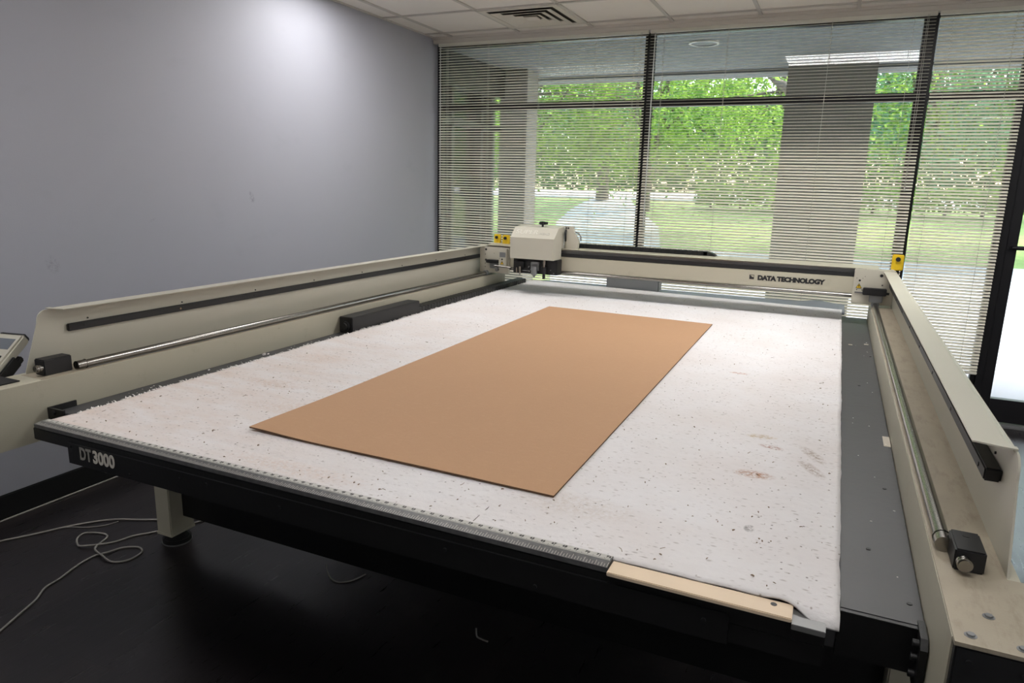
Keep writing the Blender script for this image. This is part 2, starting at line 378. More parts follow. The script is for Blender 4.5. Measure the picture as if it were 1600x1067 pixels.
struct(MB().box(1.0, 2.08, 5.575, 5.70, 0, .022, .004).build('trim_3', M['alu']))   # door threshold

# ================================================================== BLINDS
def blind(x0, x1, zb, label, tilt, cords, wand, n_bottom=3):
    t = thing('window_blind', ((x0+x1)/2, 5.55, zb), label, 'blind', None)
    MB().box(x0, x1, 5.537, 5.565, 2.672, 2.697, .003).build('headrail', M['slat'], t)
    mb = MB(); z = 2.66; k = 0; rnd = random.Random(int(x0*100)); W = .0255
    while z > zb+.03:
        a = R(tilt(z)+rnd.uniform(-1.2, 1.2)); dz = rnd.uniform(-.0007, .0007); sk = rnd.uniform(-.0012, .0012)
        ca, sa = math.cos(a), math.sin(a); rows = []
        for th in (0, .00035):
            for i in range(5):
                u = (i/4-.5)*W; h = .0022*(1-(2*u/W)**2)-.001+th
                rows.append((5.551+u*ca-h*sa, z+dz+u*sa+h*ca))
        vs = [(x, yy, zz+(sk if e else -sk)) for e, x in enumerate((x0+.004, x1-.004)) for (yy, zz) in rows]
        fs = []
        for i in range(4): fs += [(i, i+1, 11+i, 10+i), (5+i, 15+i, 16+i, 6+i)]
        fs += [(0, 10, 15, 5), (4, 9, 19, 14)]
        mb.add(vs, fs, True); z -= .0212; k += 1
    mb.build('slats', M['slat'], t)
    MB().box(x0+.003, x1-.003, 5.539, 5.564, zb, zb+.018, .003).build('bottom_rail', M['slat'], t)
    for cx in cords:
        MB().cyl((cx, 5.5385, zb+.015), (cx, 5.5385, 2.675), .0008, 5).cyl((cx+.002, 5.5645, zb+.015), (cx+.002, 5.5645, 2.675), .0008, 5).cyl((cx+.001, 5.551, zb+.015), (cx+.001, 5.551, 2.675), .0008, 5).build('ladder_cord', M['string'], t)
    if wand: MB().cyl((wand, 5.528, 1.25), (wand, 5.53, 2.66), .004, 8).cyl((wand, 5.53, 2.66), (wand, 5.545, 2.68), .003, 6).build('tilt_wand', M['wand'], t)
    if x1-x0 > 1:
        lx = x1-.055
        MB().tube([(lx, 5.533, 2.68), (lx, 5.53, 2.1), (lx+.003, 5.53, 1.6)], .0012, 5).tube([(lx+.008, 5.533, 2.68), (lx+.012, 5.53, 2.1), (lx+.006, 5.53, 1.6)], .0012, 5).cyl((lx+.0045, 5.53, 1.57), (lx+.0045, 5.53, 1.605), .006, 8, .003).build('pull_cord', M['string'], t)
    return t
def sstep(z, a, b):
    t = min(1, max(0, (z-a)/(b-a))); return t*t*(3-2*t)
blind(-3.262, -1.449, .36, 'cream mini blind in the corner beside the grey wall, behind the cutting head', lambda z: 24-2*sstep(z, 1.9, 2.3), (-3.18, -2.79, -2.33, -1.86, -1.55), -3.235)
blind(-1.438, .428, .36, 'cream mini blind over the middle window, slats tilted open with green trees showing', lambda z: 31-24*sstep(z, 1.70, 2.02), (-1.33, -.87, -.19, .3), -1.395)
blind(.442, .972, .36, 'narrow cream mini blind nearly closed, next to the glass door', lambda z: 33, (.52, .86), None)

# ================================================================== CEILING FITTINGS
def troffer(x, y, label, lens='lens'):
    t = thing('ceiling_light', (x, y, ZC-.004), label, 'light', 'recessed troffers')
    w2, d2 = .597, .2955
    mb = MB()
    for a in ((-w2, w2, -d2, -d2+.025), (-w2, w2, d2-.025, d2), (-w2, -w2+.025, -d2+.025, d2-.025), (w2-.025, w2, -d2+.025, d2-.025)):
        mb.box(x+a[0], x+a[1], y+a[2], y+a[3], ZC-.008, ZC+.005)
    mb.build('frame', M['lens_frame'], t)
    MB().box(x-w2+.025, x+w2-.025, y-d2+.025, y+d2-.025, ZC-.006, ZC+.004).build('diffuser', M[lens], t)
troffer(-2.508, 3.852, 'recessed ceiling troffer next to the grey wall', 'lens_old')
troffer(2.432, 3.852, 'added recessed ceiling troffer, out of view inside the glass door')  # added lamp, none seen there; brightens the blinds
troffer(-2.508, .787, 'recessed ceiling troffer over the near end of the cutting table, beside the grey wall', 'lens_dim')
troffer(2.432, -2.27, 'added recessed ceiling troffer, out of view over the open floor on the door side', 'lens_old')  # added unseen lamp behind the camera, for bounce onto the ceiling
troffer(-.038, 3.852, 'recessed ceiling troffer over the middle of the cutting table')
troffer(-.038, .787, 'recessed ceiling troffer over the near end of the cutting table, middle of its row', 'lens_dim')

t = thing('ceiling_vent', (-2.198, 5.078, ZC-.004), 'square louvred air diffuser in the ceiling above the corner blind', 'vent')
VX, VY = -2.198, 5.078
def sqring(mb, ro, ri, z0, z1, dz=0):
    """flared square ring: outer edge at z0, inner edge at z1"""
    o_ = [(VX-ro, VY-ro), (VX+ro, VY-ro), (VX+ro, VY+ro), (VX-ro, VY+ro)]; i_ = [(VX-ri, VY-ri), (VX+ri, VY-ri), (VX+ri, VY+ri), (VX-ri, VY+ri)]
    vs = [(x, y, z0) for x, y in o_]+[(x, y, z1) for x, y in i_]+[(x, y, z0+.003) for x, y in o_]+[(x, y, z1+.003) for x, y in i_]
    fs = []
    for k in range(4):
        j = (k+1) % 4
        fs += [(k, j, 4+j, 4+k), (8+k, 12+k, 12+j, 8+j), (k, 8+k, 8+j, j), (4+k, 4+j, 12+j, 12+k)]
    mb.add(vs, fs)
mb = MB(); sqring(mb, .296, .255, ZC-.006, ZC-.006); mb.build('frame', M['vent'], t)
MB().box(VX-.26, VX+.26, VY-.26, VY+.26, ZC-.001, ZC+.002).build('backing', M['vent_dark'], t)
for ro, ri in ((.232, .180), (.164, .114), (.098, .060)):
    mb = MB(); sqring(mb, ro, ri, ZC-.015, ZC-.004); mb.build('louver', M['vent'], t)
MB().box(VX-.05, VX+.05, VY-.05, VY+.05, ZC-.014, ZC-.006, .003).build('louver', M['vent'], t)

def bolts(lst, d, h, m, parent, name='bolt', n=12):
    for q in lst:
        p = Vector(q[:3]); rr = q[3] if len(q) > 3 else .005
        MB().cyl(p, p+Vector(d)*h, rr, n).build(name, m, parent)
# ================================================================== THE CUTTING TABLE
T = thing('cutting_table', (-1.02, 3.1, 0), 'large flatbed cutter with beige side rails, black frame and a moving gantry', 'cutting table')
ZD, ZM = .785, .797          # deck and mat heights
XL, XR = -2.271, .227        # inner faces of the two side rails
XBL, XBR = -2.375, .336      # back plates
ZL = .899                    # rail ledge
# bed under the mat, side strips, rear strip
MB().box(-2.19, .085, 1.34, 5.06, .70, ZD-.002, .004).build('bed', M['deck'], T)
d = MB().box(.083, XR-.002, 1.348, 4.86, .69, ZD, .002).build('deck_strip', M['deck'], T)
bolts([(x, y, ZD) for x, y in ((.205, 1.42), (.19, 2.0), (.14, 1.62), (.15, 3.1), (.21, 3.7))], (0, 0, 1), .0015, M['black_plain'], d, 'screw')
MB().box(XL+.002, -2.162, 1.39, 5.1, .70, ZD, .002).build('deck_strip', M['deck'], T)
# rear strip: gantry shadow on the felt as plain grey, rippled at right
mb = MB(); nx, ny = 60, 8; vs = []
for j in range(ny+1):
    for i in range(nx+1):
        x = -2.15+i/nx*2.25; y = 5.0+j/ny*.375
        rip = .016*math.exp(-((x+.07)/.09)**2)*min(1, max(0, (y-5.1)/.15))
        vs.append((x, y, ZD+.002+rip))
fs = [(j*(nx+1)+i, j*(nx+1)+i+1, (j+1)*(nx+1)+i+1, (j+1)*(nx+1)+i) for j in range(ny) for i in range(nx)]
n0 = len(vs); vs += [(x, y, ZD-.012) for x, y, z in vs]; fs += [tuple(n0+k for k in reversed(f)) for f in fs[:]]
bd = [i for i in range(nx+1)]+[j*(nx+1)+nx for j in range(1, ny+1)]+[ny*(nx+1)+i for i in range(nx-1, -1, -1)]+[j*(nx+1) for j in range(ny-1, 0, -1)]
fs += [(bd[k], n0+bd[k], n0+bd[(k+1) % len(bd)], bd[(k+1) % len(bd)]) for k in range(len(bd))]
mb.add(vs, fs, True); mb.build('rear_shadow_strip', M['rear_grey'], T)
MB().box(-2.1, .06, 5.06, 5.36, .70, ZD-.013, .004).build('rear_frame', M['black'], T)
MB().box(-1.57, -1.165, 5.2, 5.3, ZD+.004, .93, .006).build('rear_bracket', M['grey_metal'], T)
# front beam
fb = MB()
fb.box(-2.18, .062, 1.262, 1.34, .745, ZD, .003).box(-2.012, .062, 1.266, 1.34, .702, .745, .002)
fb.box(-2.19, -2.16, 1.275, 1.35, .742, .778, .002)
fb = fb.build('front_beam', M['black'], T)
prof = [(-2.014, .702), (-.105, .702), (-.105, .758), (-.109, .764), (-.116, .766), (-2.014, .766)]
MB().prism(prof, 'y', 1.257, 1.266).build('front_plate', M['black'], fb)
bolts([(x, 1.2572, z, .0045) for x, z in ((-1.55, .745), (-1.45, .75), (-1.2, .74), (-.72, .745), (-.5, .715), (-.15, .742), (-1.75, .716), (-2.0, .756))], (0, -1, 0), .004, M['black_plain'], fb)
text_mb('DT', .053, .0006, frame((-1.960, 1.2555, .7245), (1, 0, 0), (0, 0, 1)), .0014, .72).build('lettering', M['worn_ink'], fb)
text_mb('3000', .053, .0006, frame((-1.902, 1.2555, .7245), (1, 0, 0), (0, 0, 1)), .0018, .88).build('lettering', M['white_ink'], fb)
# left corner bracket of the bed with its screw
MB().box(XL+.003, -2.19, 1.365, 1.372, .75, .805).box(XL+.003, XL+.009, 1.372, 1.46, ZD, .805).build('corner_bracket', M['black'], T)
MB().cyl((-2.235, 1.365, .792), (-2.235, 1.358, .792), .008, 12).build('screw', M['black_plain'], T)
# clamp strip at the front right: wood, then bright metal
MB().box(-.345, .004, 1.250, 1.30, ZD, .794, .0015).build('wood_strip', M['wood'], T)
MB().cyl((-.03, 1.285, .794), (-.03, 1.285, .7945), .006, 12).build('screw', M['black_plain'], T)
MB().box(.004, .061, 1.245, 1.30, .776, .787, .001).build('metal_strip', M['alu'], T)
# right front end plate with bolts
ep = MB().prism([(1.29, .682), (1.36, .682), (1.36, .79), (1.30, .79), (1.285, .775), (1.285, .70)], 'x', .213, .2245).build('end_plate', M['black'], T)
for z in (.772, .745, .712): MB().cyl((.203, 1.31, z), (.213, 1.31, z), .0075, 6).build('bolt', M['black_plain'], ep)
MB().box(.083, .213, 1.337, 1.348, .692, ZD-.001, .001).build('front_plate', M['black'], T)
# skirt panel and legs
MB().box(-2.422, .25, 1.965, 1.985, .122, .70, .002).build('skirt_panel', M['black'], T)
MB().box(-2.2, .2, 4.6, 4.62, .35, .70, .002).build('skirt_panel', M['black'], T)
def leg(x0, x1, y0, y1):
    o = MB().box(x0, x1, y0, y1, .05, .70, .004).box(x0-.0015, x1+.0015, y0-.0015, y1+.0015, .05, .062, .001).build('leg', M['beige'], T)
    cx, cy = (x0+x1)/2, (y0+y1)/2
    MB().cyl((cx, cy, 0), (cx, cy, .022), .058, 28).cyl((cx, cy, .022), (cx, cy, .05), .05, 24, .03).build('foot', M['rubber'], o)
    MB().ring((cx, cy, .0005), (0, 0, 1), .0605, .058, .005, 32).build('foot_ring', M['alu'], o)
leg(-2.505, -2.42, 1.9, 2.02); leg(.252, .40, 1.9, 2.02); leg(-2.505, -2.42, 4.5, 4.62); leg(.27, .36, 4.5, 4.62)
for x0, x1 in ((-2.505, -2.28), (.23, .40)):
    for y0 in (1.9, 4.5): MB().box(x0, x1, y0, y0+.12, .64, .70, .003).build('leg_bracket', M['black_plain'], T)

# side rails -------------------------------------------------------------
def side_rail(sgn, xi, xb, y0, y1, yb0):
    """sgn +1 right rail, -1 left: box with an inner face, a ledge, and a back plate folded over inwards at the top"""
    X = lambda d: xi+sgn*d
    dpt = abs(xb-xi); mb = MB()
    p = [(X(0), .70), (X(0), ZL-.003), (X(.003), ZL), (X(dpt+.02), ZL), (X(dpt+.02), .70)]
    mb.prism(p if sgn < 0 else p, 'y', y0, y1)
    rail = mb.build('side_rail', M['beige'], T)
    # back plate: outline in y-z with slanted rounded front, 4 mm thick
    out = [(yb0, ZL), (yb0+.055, 1.06)]
    for i in range(7):
        a = R(180-15-i*12.5); out.append((yb0+.09+.034*math.cos(a), 1.068+.034*math.sin(a)))
    out += [(y1-.1, 1.102), (y1-.1, ZL)]
    mb = MB().prism(out, 'x', xb, xb+sgn*.004); mb.build('back_plate', M['beige_light'], rail)
    # folded top flange with a rounded bend
    fl = []
    for i in range(6):
        a = R(i*18); fl.append((xb+sgn*.004-sgn*.016+sgn*.016*math.cos(a), 1.092+.016*math.sin(a)))
    fl += [(xb-sgn*.066, 1.108), (xb-sgn*.0665, 1.1065), (xb-sgn*.066, 1.105)]
    for i in range(6):
        a = R(90-i*18); fl.append((xb-sgn*.012+sgn*.013*math.cos(a), 1.092+.013*math.sin(a)))
    mb = MB().prism(fl, 'y', yb0+.105, y1-.1)
    # rounded outer corner of the flange's front end
    mb.prism([(xb-sgn*.060, yb0+.105), (xb-sgn*.02, yb0+.092), (xb+sgn*.003, yb0+.09), (xb+sgn*.003, yb0+.105)], 'z', 1.105, 1.108)
    mb.build('top_flange', M['beige_light'], rail)
    # long black bar along the back plate with screws
    bx0, bx1 = sorted((xb-sgn*.001, xb-sgn*(.014 if sgn < 0 else .030)))
    yb = yb0+.15
    MB().box(bx0, bx1, yb, y1-.16, 1.018, 1.044, .003).build('rack_bar', M['black_plain'], rail)
    xs = bx1 if sgn < 0 else bx0
    for k in range(9):
        yy = yb+.06+k*.4
        MB().cyl((xs, yy, 1.03), (xs-sgn*.0015, yy, 1.03), .0045, 10).build('screw', M['chrome'] if k in (1, 7) else M['black_plain'], rail)
        MB().cyl((xb, yy+.02, 1.052), (xb-sgn*.003, yy+.02, 1.052), .003, 8).build('screw', M['black_plain'], rail)
    # guide rod on a thin support
    xr = xi+sgn*.0185; yr = 1.49 if sgn < 0 else 1.43
    MB().box(xr-.006, xr+.006, yr+.02, y1-.2, ZL, ZL+.008).build('rod_support', M['alu'], rail)
    MB().cyl((xr, yr+.03, ZL+.0155), (xr, y1-.15, ZL+.0155), .0135, 24).build('guide_rod', M['chrome'], rail)
    MB().cyl((xr, yr, ZL+.0155), (xr, yr+.03, ZL+.0155), .0152, 24).ring((xr, yr+.03, ZL+.0155), (0, 1, 0), .0165, .013, .003).build('rod_collar', M['chrome'], rail)
    # stop block with adjusting knob
    by0, by1, bz = (1.388, 1.483, .953) if sgn < 0 else (1.366, 1.452, .940)
    bx = sorted((xi+sgn*.026, xi+sgn*.074))
    MB().box(bx[0], bx[1], by0, by1, ZL, bz, .003).cyl(((bx[0]+bx[1])/2, by1-.022, bz), ((bx[0]+bx[1])/2, by1-.022, bz+.0005), .006, 12).build('stop_block', M['black_plain'], rail)
    kx = bx[0]+.014 if sgn > 0 else bx[1]-.010
    kb = MB()
    for a, b, r in ((0, .006, .0085), (.006, .012, .0125), (.012, .014, .011), (.014, .02, .0125), (.02, .023, .0105)): kb.cyl((kx, by0-a, (ZL+bz)/2+.001), (kx, by0-b, (ZL+bz)/2+.001), r, 22)
    kb.build('adjusting_knob', M['chrome'], rail)
    return rail
left_rail = side_rail(-1, XL, XBL, 1.145, 4.86, 1.375)
tag(left_rail, 'left side rail beside the grey wall')
right_rail = side_rail(1, XR, XBR, 1.145, 4.86, 1.375)
tag(right_rail, 'right side rail towards the glass door')
mb = MB().box(XR+.003, .40, 1.128, 1.147, .70, ZL-.006, .003); mb.build('end_cover', M['black_plain'], T)
MB().box(XR+.001, XBR, 1.128, 4.6, ZL-.006, ZL+.0006).box(XBR, .40, 1.128, 1.37, ZL-.006, ZL+.0006).build('ledge_plate', M['beige_dusty_shaded'], right_rail)
MB().box(XBL, XL-.001, 1.36, 4.6, ZL-.006, ZL+.0006).build('ledge_plate', M['beige_dusty_shaded'], left_rail)
for x, y in ((.252, 1.155), (.318, 1.15), (.286, 1.225)): MB().cyl((x, y, ZL), (x, y, ZL+.004), .006, 6).cyl((x, y, ZL), (x, y, ZL+.001), .009, 14).build('bolt', M['grey_metal'], right_rail)
for x in (.25, .32): MB().cyl((x, 1.128, .87), (x, 1.124, .87), .005, 8).build('bolt', M['black_plain'], right_rail)
MB().box(-2.62, XL, 1.128, 1.147, .70, ZL-.003, .003).build('end_cover', M['black_plain'], T)
MB().box(-2.43, -2.305, 1.16, 1.315, ZL, ZL+.004, .001).cyl((-2.36, 1.27, ZL+.004), (-2.36, 1.27, ZL+.0045), .006, 12).build('cover_plate', M['black_plain'], left_rail)
for x, y, a, b in ((.215, 2.41, .02, .05), (.125, 3.95, .018, .008), (.20, 4.0, .02, .01)): MB().box(x-a/2, x+a/2, y-b, y+b, ZD, ZD+.0012).build('tape', M['tape'], T)

# ruler -------------------------------------------------------------------
rl = MB().prism([(1.262, .7965), (1.286, .7995), (1.306, .7995), (1.306, .785), (1.262, .785)], 'x', -2.172, -.347).build('ruler', M['grey_metal'], T)
M['ruler_dark'] = mat('worn_ruler', lin(104, 104, 104), .42, .4, var=.5, vscale=60); M['ruler_light'] = mat('ruler_scale_face', lin(186, 184, 178), .5, .1, var=.22, vscale=50)
rl.data.materials[0] = M['ruler_dark']
MB().box(-2.165, -.349, 1.2865, 1.3055, .7995, .80).build('scale_face', M['ruler_light'], rl)
mw, mk = MB(), MB(); n_in = 72; pit = 1.816/n_in
for i in range(n_in*8+1):
    x = -2.165+i*pit/8; L = .009 if i % 8 == 0 else (.006 if i % 4 == 0 else .0035)
    mk.box(x-.0004, x+.0004, 1.2875, 1.2875+L, .80, .8003)
    if i % 2 == 0:
        y0, y1 = 1.264, 1.264+.006+L; z0, z1 = .7965+.125*(y0-1.262), .7965+.125*(y1-1.262)
        mw.add([(x-.0004, y0, z0+.0003), (x+.0004, y0, z0+.0003), (x+.0004, y1, z1+.0003), (x-.0004, y1, z1+.0003), (x-.0004, y0, z0-.0005), (x+.0004, y0, z0-.0005), (x+.0004, y1, z1-.0005), (x-.0004, y1, z1-.0005)],
               [(0, 1, 2, 3), (7, 6, 5, 4), (0, 4, 5, 1), (1, 5, 6, 2), (2, 6, 7, 3), (3, 7, 4, 0)])
for i in range(1, n_in+1):
    q = text_mb(str(i), .0105, .0002, frame((-2.165+i*pit-(.002 if i < n_in else .006), 1.296, .8002), (1, 0, 0), (0, 1, 0)), .0003, 1, align='CENTER', res=2); mk.add(q.v, q.f)
mk.build('graduation_marks', M['ink'], rl); mw.build('graduation_marks', M['white_ink'], rl)

# cable chain along the left strip ---------------------------------------
bxm = MB().box(-2.266, -2.185, 2.86, 3.50, ZD, .868, .003).build('chain_housing', M['black_plain'], T)
MB().cyl((-2.222, 2.86, .823), (-2.222, 2.845, .823), .024, 20).cyl((-2.222, 2.845, .823), (-2.222, 2.835, .823), .018, 20).build('connector', M['rubber'], bxm)
mb = MB()
y = 3.5
while y < 5.05:
    mb.box(-2.262, -2.188, y, y+.03, ZD, .828, .002); mb.box(-2.262, -2.188, y+.0305, y+.0345, ZD+.004, .822); y += .035
mb.build('cable_chain', M['black_plain'], T)

# gantry --------------------------------------------------------------------
YG = 4.60
prof = [(YG, .968), (YG, 1.064), (YG+.012, 1.066), (YG+.012, 1.088), (YG+.03, 1.09), (YG+.03, 1.108), (YG-.002, 1.113), (YG-.002, 1.117), (YG+.03, 1.121), (YG+.2, 1.124), (YG+.2, .968)]
gb = MB().prism(prof, 'x', -2.30, .245).build('gantry_beam', M['beige'], T)
MB().box(-2.1, .12, YG+.004, YG+.013, 1.0665, 1.0885, .001).build('rack_strip', M['black_plain'], gb)
MB().box(.12, .14, YG+.005, YG+.012, 1.073, 1.083).build('strip_end', M['chrome'], gb)
MB().box(-2.1, .18, YG-.004, YG-.0005, 1.1125, 1.1175, .001).build('edge_trim', M['chrome'], gb)
MB().box(-2.1, .18, YG+.0125, YG+.0295, 1.089, 1.0905).box(-2.1, .2, YG+.026, YG+.0305, 1.0905, 1.109).build('channel', M['grey_metal'], gb)
MB().cyl((-2.2, YG-.004, .957), (.235, YG-.004, .957), .009, 16).build('guide_rod', M['chrome'], gb)
MB().box(-2.2, .235, YG+.004, YG+.1, .944, .967, .002).build('lower_channel', M['grey_metal'], gb)
text_mb('DATA TECHNOLOGY', .0375, .0005, frame((-.419, YG-.0008, 1.0085), (1, 0, 0), (0, 0, 1)), .0028, 1.075, .95).build('lettering', M['ink'], gb)
mb = MB(); ex, ez, es = -.468, 1.0085, .028; yq = (YG-.0013, YG+.0005)
mb.box(ex, ex+es, yq[0], yq[1], ez, ez+.003).box(ex, ex+es, yq[0], yq[1], ez+es-.003, ez+es).box(ex, ex+.003, yq[0], yq[1], ez+.003, ez+es-.003).box(ex+es-.003, ex+es, yq[0], yq[1], ez+.003, ez+es-.003)
mb.prism([(ex+.003, ez+.003), (ex+es-.003, ez+.003), (ex+es-.003, ez+es*.45), (ex+es*.6, ez+es*.5), (ex+es*.35, ez+es*.72), (ex+.003, ez+es-.003)], 'y', yq[0], yq[1])
mb.build('emblem', M['ink'], gb)
# chain lying on top of the gantry beam, rounded at its free end
mb = MB(); x = -1.66
while x < -.78: mb.box(x, x+.03, YG+.12, YG+.18, 1.124, 1.151, .002); mb.box(x+.0305, x+.0345, YG+.122, YG+.178, 1.124, 1.146); x += .035
mb.prism([(-.78, 1.124), (-.70, 1.124), (-.712, 1.134), (-.73, 1.143), (-.755, 1.149), (-.78, 1.151)], 'y', YG+.12, YG+.18)
mb.build('cable_chain', M['black_plain'], T)

def warning(cx, cz, y, s, parent):
    MB().prism([(cx-s, cz-s*.8), (cx+s, cz-s*.8), (cx, cz+s)], 'y', y-.001, y).build('warning_label', M['yellow'], parent)
    mb = MB()
    for a, b in (((cx-s, cz-s*.8), (cx+s, cz-s*.8)), ((cx+s, cz-s*.8), (cx, cz+s)), ((cx, cz+s), (cx-s, cz-s*.8))): mb.cyl((a[0], y-.001, a[1]), (b[0], y-.001, b[1]), s*.08, 6)
    mb.prism([(cx-s*.1, cz+s*.45), (cx+s*.3, cz+s*.35), (cx+s*.05, cz-s*.0), (cx+s*.3, cz-s*.1), (cx-s*.25, cz-s*.6), (cx-s*.02, cz-s*.1), (cx-s*.3, cz)], 'y', y-.0015, y-.0005)
    mb.build('warning_symbol', M['ink'], parent)
def estop(cx, cz, y, s, parent, back):
    o = MB().box(cx-s, cx+s, y, y+.03, cz-s*1.5, cz+s*1.5, .004).box(cx-s*.6, cx+s*.6, y+.03, back, cz-s*1.4, cz+s*.2, .002).build('sensor_box', M['yellow'], parent)
    MB().cyl((cx, y, cz+s*.65), (cx, y-.012, cz+s*.65), s*.42, 20).cyl((cx, y-.012, cz+s*.65), (cx, y-.016, cz+s*.65), s*.3, 20).build('button', M['black_plain'], o)
# right carriage
cr = MB().box(.118, .332, YG-.02, YG-.001, .913, 1.116, .003).build('carriage_plate', M['beige_light'], T)
MB().box(.172, .295, YG-.062, YG-.02, .972, 1.012, .003).cyl((.295, YG-.04, .985), (.31, YG-.04, .985), .007, 10).build('drive_block', M['black_plain'], cr)
MB().box(.21, .28, YG-.05, YG-.02, .93, .972, .003).cyl((.2455, YG-.045, .918), (.2455, YG-.02, .918), .021, 18).build('bearing', M['grey_metal'], cr)
bolts([(x, YG-.0198, z, r) for x, z, r in ((.15, 1.05, .006), (.133, 1.063, .002), (.165, 1.063, .002), (.176, 1.075, .002), (.26, 1.085, .009), (.275, 1.098, .003), (.27, 1.03, .004), (.264, .955, .003), (.33, 1.03, .003), (.14, .995, .003), (.168, .995, .003))], (0, -1, 0), .0025, M['black_plain'], cr)
warning(.149, 1.017, YG-.02, .015, cr)
MB().box(.13, .20, YG-.024, YG-.02, .975, .984).build('bracket', M['alu'], cr)
estop(.345, 1.15, 4.76, .031, cr, 4.80)
MB().box(.33, .36, 4.78, 4.80, ZL, 1.13, .002).build('sensor_post', M['black_plain'], cr)
# left carriage
cl = MB().box(-2.345, -2.11, YG-.02, YG-.001, .92, 1.104, .003).build('carriage_plate', M['beige_light'], T)
MB().box(-2.175, -2.115, YG-.06, YG-.02, .978, 1.10, .003).build('side_column', M['beige_light'], cl)
MB().box(-2.167, -2.122, YG-.0615, YG-.0595, 1.04, 1.075).build('opening', M['grey_metal'], cl)
bolts([(-2.147, YG-.0598, 1.025, .006), (-2.168, YG-.0598, 1.03, .002)], (0, -1, 0), .0025, M['black_plain'], cl)
warning(-2.147, 1.001, YG-.06, .013, cl)
MB().box(-2.275, -2.18, YG-.066, YG-.02, .993, 1.016, .004).cyl((-2.28, YG-.04, 1.003), (-2.262, YG-.04, 1.003), .009, 12).build('drive_block', M['black_plain'], cl)
MB().box(-2.25, -2.19, YG-.05, YG-.02, .955, .993, .003).cyl((-2.2, YG-.04, .945), (-2.2, YG-.02, .945), .012, 12).cyl((XL-.0185, YG-.045, .916), (XL-.0185, YG-.02, .916), .02, 16).build('bearing', M['grey_metal'], cl)
bolts([(x, YG-.0198, z, r) for x, z, r in ((-2.295, 1.085, .008), (-2.3, 1.05, .003), (-2.295, 1.01, .008), (-2.3, .985, .003), (-2.30, .96, .003), (-2.23, 1.06, .002))], (0, -1, 0), .0025, M['black_plain'], cl)
MB().cyl((-2.20, YG-.075, .978), (-2.07, YG-.075, .972), .0055, 12).build('shaft', M['chrome'], cl)
estop(-2.199, 1.146, 4.70, .026, cl, 4.74); estop(-2.283, 1.147, 4.73, .025, cl, 4.77)
MB().box(-2.315, -2.16, 4.74, 4.80, 1.07, 1.126, .003).build('sensor_post', M['beige'], cl)

# cutting head ---------------------------------------------------------------
hd = MB().prism([(4.45, 1.05), (4.45, 1.194), (4.53, 1.262), (4.64, 1.27), (4.64, 1.125), (4.595, 1.125), (4.595, 1.05)], 'x', -2.045, -1.722).build('cutting_head', M['beige_light'], T)
nrm = Vector((0, -(.068), .08)).normalized(); up = Vector((0, .08, .068)).normalized()
pos = Vector((-2.02, 4.45, 1.194))+up*.038+nrm*.0008
text_mb('SUPER', .056, .0006, frame(pos, (1, 0, 0), up), .0012, 1.06).build('lettering', M['emboss'], hd)
pos = Vector((-1.842, 4.45, 1.194))+up*.036+nrm*.0008
text_mb('HEAD', .03, .0006, frame(pos, (1, 0, 0), up), .0006, .95).build('lettering', mat('grey_lettering', lin(176, 172, 162), .5), hd)
mb = MB().cyl((-1.86, 4.58, 1.262), (-1.86, 4.58, 1.284), .008, 10)
for a in range(3):
    an = R(a*120+20); mb.cyl((-1.86, 4.58, 1.29), (-1.86+.036*math.cos(an), 4.58+.036*math.sin(an), 1.292), .011, 10, .009)
mb.cyl((-1.86, 4.58, 1.28), (-1.86, 4.58, 1.302), .018, 14); mb.build('clamp_knob', M['black_plain'], hd)
# side bracket with hose to the right of the cover
sb = MB().prism([(-1.70, 1.11), (-1.617, 1.12), (-1.612, 1.178), (-1.648, 1.235), (-1.655, 1.276), (-1.70, 1.276)], 'y', 4.63, 4.66)
sb.box(-1.722, -1.70, 4.645, 4.66, 1.11, 1.276).build('head_bracket', M['beige_light'], hd)
bolts([(-1.708, 4.645, 1.262, .006), (-1.688, 4.63, 1.262, .006)], (0, -1, 0), .003, M['black_plain'], hd)
MB().tube([(-1.708, 4.64, 1.245), (-1.704, 4.615, 1.235), (-1.702, 4.61, 1.215), (-1.706, 4.625, 1.19), (-1.71, 4.64, 1.175)], .008, 8).build('hose', M['black_plain'], hd)
MB().tube([(-1.65, 4.665, 1.235), (-1.625, 4.668, 1.228), (-1.61, 4.67, 1.205), (-1.608, 4.668, 1.175)], .005, 8).build('cable', M['grey_metal'], hd)
# tool plate and tools
tp = MB().box(-2.04, -1.712, 4.50, 4.59, .945, 1.05, .003).build('tool_plate', M['black_plain'], hd)
MB().cyl((-1.80, 4.48, 1.05), (-1.80, 4.48, 1.02), .012, 16).cyl((-1.80, 4.48, 1.02), (-1.80, 4.48, .99), .009, 16).build('knife_holder', M['chrome'], tp)
MB().cyl((-1.80, 4.48, .99), (-1.80, 4.48, .955), .018, 16).cyl((-1.80, 4.48, .955), (-1.80, 4.48, .918), .010, 14).box(-1.82, -1.78, 4.47, 4.5, .96, 1.0, .002).build('knife_holder', M['black_plain'], tp)
MB().cyl((-1.975, 4.47, .995), (-1.975, 4.47, .95), .010, 14).cyl((-1.975, 4.47, .95), (-1.975, 4.47, .93), .006, 12, .002).cyl((-2.0, 4.47, .985), (-2.0, 4.47, .95), .006, 10).build('pen_holder', M['chrome'], tp)
MB().box(-2.02, -1.95, 4.475, 4.50, .985, 1.03, .003).build('pen_holder', M['black_plain'], tp)
MB().cyl((-1.87, 4.475, 1.0), (-1.87, 4.475, .945), .022, 18).cyl((-1.87, 4.475, .945), (-1.87, 4.475, .925), .014, 16, .006).box(-1.9, -1.84, 4.48, 4.5, .97, 1.03, .002).build('tool_motor', M['grey_metal'], tp)
